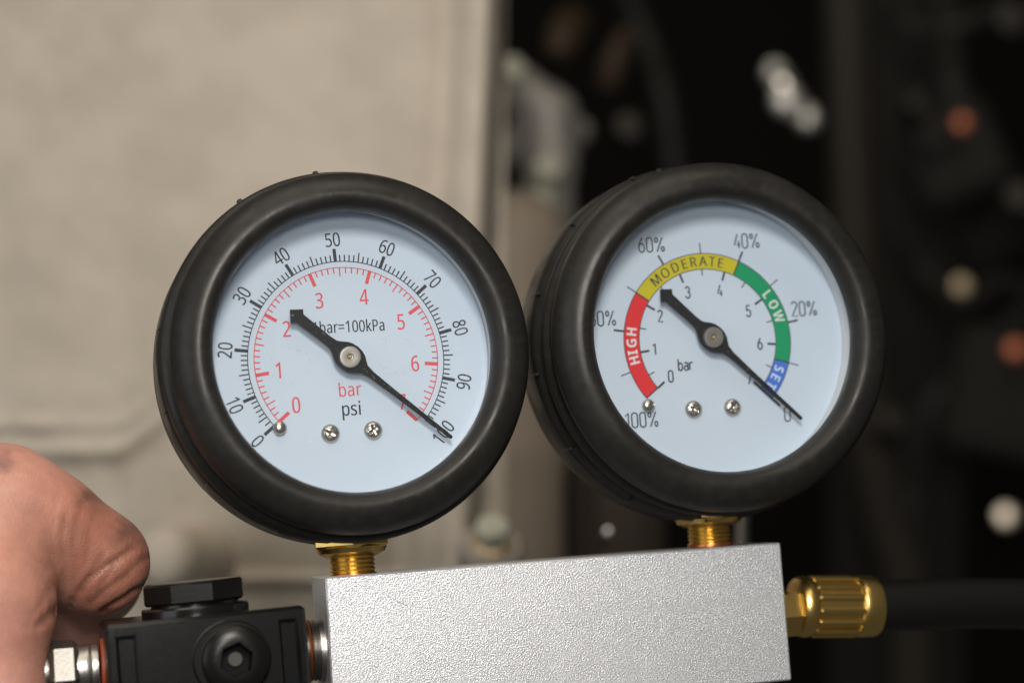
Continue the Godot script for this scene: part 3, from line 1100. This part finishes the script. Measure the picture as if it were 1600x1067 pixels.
func hexagon(apothem: float, z: float, n: int, deg: float) -> PackedVector3Array:
	var p := PackedVector3Array()
	for i in n:
		var a := TAU * i / n
		var b := fposmod(a - deg_to_rad(deg), PI / 3) - PI / 6
		var r := apothem / cos(b)
		p.append(Vector3(r * cos(a), r * sin(a), z))
	return p


func fittings(o: Node3D) -> void:
	var ax := along(Vector3(0, -62.8, -9.5), Vector3(1, 0, 0))
	# nipple between regulator and block
	var nip := part("nipple", o)
	var s := Shape.new()
	var prof := [[0.0, -13.4], [6.4, -13.4]]
	var h := -13.2
	while h < -8.4:
		prof.append([6.3, h])
		prof.append([6.75, h + 0.35])
		h += 0.8
	prof.append([6.9, -8.0])
	prof.append([6.9, -7.4])
	prof.append([0.0, -7.4])
	s.lathe(prof, 48, ax)
	put("thread", s, M.steel, nip, Transform3D.IDENTITY, 28.0)
	for q in [-12.6, -11.4]:
		s = Shape.new()
		s.lathe([[6.4, q], [6.95, q + 0.1], [7.05, q + 0.35], [6.9, q + 0.6], [6.4, q + 0.65]], 48, ax, true)
		put("seal_ring", s, M.copper, nip)
	# steel fitting on the left
	var f := part("inlet_fitting", o, Transform3D.IDENTITY, "bright steel hex fitting in the hand")
	s = Shape.new()
	s.lathe([[0, -54.4], [6.2, -54.4], [6.4, -54.6], [6.4, -55.0], [6.1, -55.3], [0, -55.3]], 40, ax)
	put("seal_ring", s, M.orange, f)
	s = Shape.new()
	s.lathe([[0, -55.9], [5.5, -55.9], [5.6, -57.0], [5.45, -57.3], [5.6, -57.8], [5.4, -58.4], [5.4, -60.6], [0, -60.6]], 40, ax)
	s.lathe([[0, -65.6], [4.2, -65.6], [4.6, -67.5], [4.2, -70], [3.2, -72], [0, -72]], 40, ax)
	put("collar", s, M.steel, f)
	s = Shape.new()
	var hex := PackedVector2Array()
	for k in 6:
		hex.append(ring_dir(k * 60.0 + 12.0) * 6.9)
	s.prism(hex, -66.0, -59.8, 1.1, ax)
	put("hex", s, M.worn_steel, f)
	# brass adaptor on the right
	s = Shape.new()
	hex = PackedVector2Array()
	for k in 6:
		hex.append(ring_dir(k * 60.0 + 5.0) * 5.7)
	s.prism(hex, 97.5, 106.0, 0.5, along(Vector3(0, -62.8, -9.5), Vector3(1, -0.01, 0)))
	put("outlet_adaptor", s, M.brass, o)


func hose() -> void:
	var t := Transform3D(RIG, RIG_AT + EYE / MM)
	var o := thing("air_hose", "black rubber hose with a fluted brass coupling on the right of the block", "hose", t * Vector3(105, -62.5, -9.5))
	o.transform = Transform3D(RIG, o.position)
	var off := Vector3(105, -62.5, -9.5)
	var axis := Vector3(1, -0.075, 0).normalized()
	var ax := along(Vector3(105.0, -62.4, -9.5) - off, axis)
	var nut := part("coupling_nut", o, ax, "fluted brass coupling nut")
	var s := Shape.new()
	s.lathe([[0, -0.4], [5.6, -0.4], [6.6, 0.0], [7.1, 0.8], [7.25, 2.0], [7.0, 3.2], [6.4, 3.9], [6.3, 14.6], [6.9, 15.0], [7.2, 15.5], [7.3, 16.6], [7.25, 19.2], [6.95, 20.0], [6.2, 20.3], [0, 20.3]], 64)
	put("sleeve", s, M.brass, nut)
	for k in 14:
		s = Shape.new()
		var a := TAU * k / 14 + 0.1
		s.box(Vector3(5.9, -0.75, 3.4), Vector3(7.3, 0.75, 15.0), 0.45, Transform3D(Basis(Vector3(cos(a), sin(a), 0), Vector3(-sin(a), cos(a), 0), Vector3(0, 0, 1)), Vector3.ZERO))
		put("flute", s, M.brass, nut)
	s = Shape.new()
	var p := []
	for k in 40:
		var u := k / 39.0 * 190.0
		p.append(ax * Vector3(0, 0, 19.0) + axis * u + Vector3(0, 1, 0) * (0.045 * u - 0.0008 * u * u) + Vector3(0, 0, 1) * (-0.0003 * u * u))
	s.tube(p, 6.1, 40)
	put("tube", s, M.hose, o, Transform3D.IDENTITY, 60.0)


# ---------------------------------------------------------------- the hand
func hand() -> void:
	var at := spot(0, 850, 400)
	var o := MeshInstance3D.new()
	o.name = "hand"
	o.position = at * MM
	o.set_meta("label", "bare hand with a bent index finger gripping the steel fitting at the left")
	o.set_meta("category", "hand")
	add_child(o)
	var P := func(x: float, y: float, d: float) -> Vector3: return spot(x, y, d) - at
	var bones := [
		[P.call(-620, 1010, 405), 29.0, P.call(-330, 940, 404), 25.0],
		[P.call(-330, 930, 404), 23.0, P.call(0, 795, 403), 13.4],
		[P.call(-330, 940, 408), 22.0, P.call(-15, 865, 419), 13.0],
		[P.call(-330, 950, 412), 21.0, P.call(-35, 935, 432), 12.5],
		[P.call(-330, 970, 414), 20.0, P.call(-65, 1000, 443), 11.5],
		[P.call(0, 797, 403), 13.2, P.call(70, 828, 404), 11.6],
		[P.call(70, 828, 404), 11.6, P.call(150, 880, 409), 10.6],
		[P.call(150, 880, 409), 10.5, P.call(148, 908, 430), 9.6],
		[P.call(148, 908, 430), 9.4, P.call(85, 930, 446), 8.2],
		[P.call(-15, 865, 419), 12.0, P.call(115, 985, 441), 10.4],
		[P.call(115, 985, 441), 10.0, P.call(70, 1040, 458), 8.6],
		[P.call(-35, 935, 432), 11.5, P.call(100, 1090, 448), 10.0],
		[P.call(100, 1090, 448), 9.6, P.call(50, 1130, 462), 8.2],
		[P.call(-65, 1000, 443), 10.5, P.call(75, 1180, 452), 9.0],
		[P.call(75, 1180, 452), 8.6, P.call(30, 1215, 464), 7.6],
		[P.call(-330, 960, 396), 20.0, P.call(-38, 955, 384), 14.6],
		[P.call(-5, 815, 398), 12.5, P.call(-30, 945, 386), 13.8],
		[P.call(-38, 955, 384), 14.2, P.call(-26, 1110, 380), 11.8],
		[P.call(-26, 1110, 380), 11.8, P.call(20, 1230, 386), 9.0],
	]
	var s := blend(bones, 0.55, 0.85)
	skin(s, P)
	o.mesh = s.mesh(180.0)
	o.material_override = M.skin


# bones of [from, radius, to, radius] joined into one smooth closed surface: their distances blended on a grid, meshed as surface nets
func blend(bones: Array, k: float, cell: float) -> Shape:
	var lo := Vector3(1e9, 1e9, 1e9)
	var hi := -lo
	for b in bones:
		for e in [0, 2]:
			lo = lo.min(b[e] - Vector3.ONE * (b[e + 1] + 6))
			hi = hi.max(b[e] + Vector3.ONE * (b[e + 1] + 6))
	var nb := Vector3i(((hi - lo) / (cell * 8)).ceil())
	var n := nb * 8 + Vector3i.ONE
	var field := PackedFloat32Array()
	field.resize(n.x * n.y * n.z)
	field.fill(50.0)
	var active := []
	var far := cell * 8 * 0.87
	for bz in nb.z:
		for by in nb.y:
			for bx in nb.x:
				var mid := lo + (Vector3(bx, by, bz) + Vector3.ONE * 0.5) * cell * 8
				var near := []
				var dmin := 1e9
				for b in bones:
					var d := cone(mid, b)
					dmin = minf(dmin, d)
					if d < far + 9.0:
						near.append(b)
				if dmin > far + 7.0:
					continue
				if dmin < -far - 4.0:
					for z in 9:
						for y in 9:
							for x in 9:
								field[((bz * 8 + z) * n.y + by * 8 + y) * n.x + bx * 8 + x] = -50.0
					continue
				active.append([Vector3i(bx, by, bz), near])
	for q in active:
		var b0: Vector3i = q[0] * 8
		for z in 9:
			for y in 9:
				for x in 9:
					var i := ((b0.z + z) * n.y + b0.y + y) * n.x + b0.x + x
					var p := lo + Vector3(b0.x + x, b0.y + y, b0.z + z) * cell
					var sum := 0.0
					for b in q[1]:
						sum += exp(-k * cone(p, b))
					field[i] = minf(50.0, -log(maxf(sum, 1e-30)) / k)
	# surface nets
	var s := Shape.new()
	var at_cell := {}
	var sx := 1
	var sy := n.x
	var sz := n.x * n.y
	var corner := [0, sx, sy, sx + sy, sz, sz + sx, sz + sy, sz + sx + sy]
	var edges := [[0, 1], [2, 3], [4, 5], [6, 7], [0, 2], [1, 3], [4, 6], [5, 7], [0, 4], [1, 5], [2, 6], [3, 7]]
	for q in active:
		var b0: Vector3i = q[0] * 8
		for z in 8:
			for y in 8:
				for x in 8:
					var g := Vector3i(b0.x + x, b0.y + y, b0.z + z)
					var i := g.z * sz + g.y * sy + g.x
					var neg := 0
					for c in corner:
						if field[i + c] < 0.0:
							neg += 1
					if neg == 0 or neg == 8:
						continue
					var sum := Vector3.ZERO
					var m := 0
					for e in edges:
						var a := field[i + corner[e[0]]]
						var b := field[i + corner[e[1]]]
						if (a < 0.0) != (b < 0.0):
							var t := a / (a - b)
							var pa := Vector3(e[0] & 1, (e[0] >> 1) & 1, e[0] >> 2)
							var pb := Vector3(e[1] & 1, (e[1] >> 1) & 1, e[1] >> 2)
							sum += pa.lerp(pb, t)
							m += 1
					at_cell[i] = s.v.size()
					s.v.append(lo + (Vector3(g) + sum / m) * cell)
	for i in at_cell:
		var f0: float = field[i]
		for e in [[sx, sy, sz], [sy, sz, sx], [sz, sx, sy]]:
			var f1: float = field[i + e[0]]
			if (f0 < 0.0) == (f1 < 0.0):
				continue
			if not (at_cell.has(i - e[1]) and at_cell.has(i - e[2]) and at_cell.has(i - e[1] - e[2])):
				continue
			var a: int = at_cell[i]
			var b: int = at_cell[i - e[1]]
			var c: int = at_cell[i - e[1] - e[2]]
			var d: int = at_cell[i - e[2]]
			if f0 < 0.0:
				s.quad(a, b, c, d)
			else:
				s.quad(a, d, c, b)
	s.orient(0)
	return s


func cone(p: Vector3, b: Array) -> float:
	var a: Vector3 = b[0]
	var d: Vector3 = b[2] - a
	var h := clampf((p - a).dot(d) / d.length_squared(), 0.0, 1.0)
	return p.distance_to(a + d * h) - lerpf(b[1], b[3], h)


func skin(s: Shape, P: Callable) -> void:      # creases pressed into the surface, and the colour of the skin with its stains
	var nor := PackedVector3Array()
	nor.resize(s.v.size())
	for i in range(0, s.t.size(), 3):
		var nn := (s.v[s.t[i + 1]] - s.v[s.t[i]]).cross(s.v[s.t[i + 2]] - s.v[s.t[i]])
		for j in 3:
			nor[s.t[i + j]] += nn
	var creases := [
		[[196, 862], [170, 880], [140, 902], [112, 935], [98, 955]], [[212, 880], [188, 905], [160, 925], [135, 948]], [[160, 868], [148, 885], [138, 900]],
		[[222, 918], [196, 932], [170, 950], [150, 962]], [[108, 800], [104, 840], [108, 880], [98, 925], [84, 955]], [[122, 790], [130, 780], [150, 790], [172, 800]], [[185, 872], [165, 900], [150, 925]], [[126, 795], [119, 840], [121, 890], [108, 930], [92, 958]], [[142, 802], [139, 850], [132, 892]], [[92, 775], [92, 830], [96, 880]], [[40, 985], [52, 1010], [50, 1050]], [[20, 960], [34, 1000], [30, 1060]]]
	var deep := [0.52, 0.36, 0.24, 0.75, 0.22, 0.16, 0.2, 0.15, 0.11, 0.09, 0.1, 0.08]
	var lines := []
	for c in creases:
		var l := []
		for q in c:
			var w: Vector3 = P.call(q[0], q[1], 397)
			l.append(Vector2(w.x, w.y))
		lines.append(l)
	var stains := [[190, 832, 3.4, 0.6], [205, 800, 2.4, 0.4], [128, 775, 1.5, 0.7], [182, 842, 1.8, 0.6], [140, 784, 1.2, 0.5], [4, 722, 2.4, 0.55], [20, 728, 1.6, 0.4], [215, 850, 3.0, 0.25], [150, 790, 2.5, 0.25]]
	var spots := []
	for q in stains:
		var w: Vector3 = P.call(q[0], q[1], 397)
		spots.append([Vector2(w.x, w.y), q[2], q[3]])
	var f := FastNoiseLite.new()
	f.seed = 9
	f.frequency = 0.06
	for i in s.v.size():
		var p := s.v[i]
		var nn := nor[i].normalized()
		var xy := Vector2(p.x, p.y)
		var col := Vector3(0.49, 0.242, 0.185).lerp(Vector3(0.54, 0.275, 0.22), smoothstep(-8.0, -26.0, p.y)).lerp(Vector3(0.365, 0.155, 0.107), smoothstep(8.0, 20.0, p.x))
		var v := f.get_noise_3d(p.x, p.y, p.z)
		var w := f.get_noise_3d(p.x * 4.0, p.y * 4.0, p.z * 4.0 + 50.0)
		col *= 1.0 + 0.16 * v + 0.15 * w
		col.x *= 1.0 + 0.05 * f.get_noise_3d(p.x * 1.5, p.y * 1.5, 90.0)
		if nn.z > -0.2:
			var push := 0.0
			for j in lines.size():
				var d := 1e9
				for m in lines[j].size() - 1:
					d = minf(d, xy.distance_to(Geometry2D.get_closest_point_to_segment(xy, lines[j][m], lines[j][m + 1])))
				d += 0.35 * w
				push += deep[j] * exp(-pow(d / 0.6, 2.0)) - 0.12 * deep[j] * exp(-pow((d - 1.6) / 0.8, 2.0))
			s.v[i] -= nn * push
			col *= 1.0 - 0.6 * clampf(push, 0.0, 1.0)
			for q in spots:
				var d: float = xy.distance_to(q[0]) / q[1] + 0.5 * w
				col = col.lerp(Vector3(0.10, 0.055, 0.05), q[2] * exp(-d * d) * (0.7 + 0.6 * v))
		s.c.append(Color(col.x, col.y, col.z))
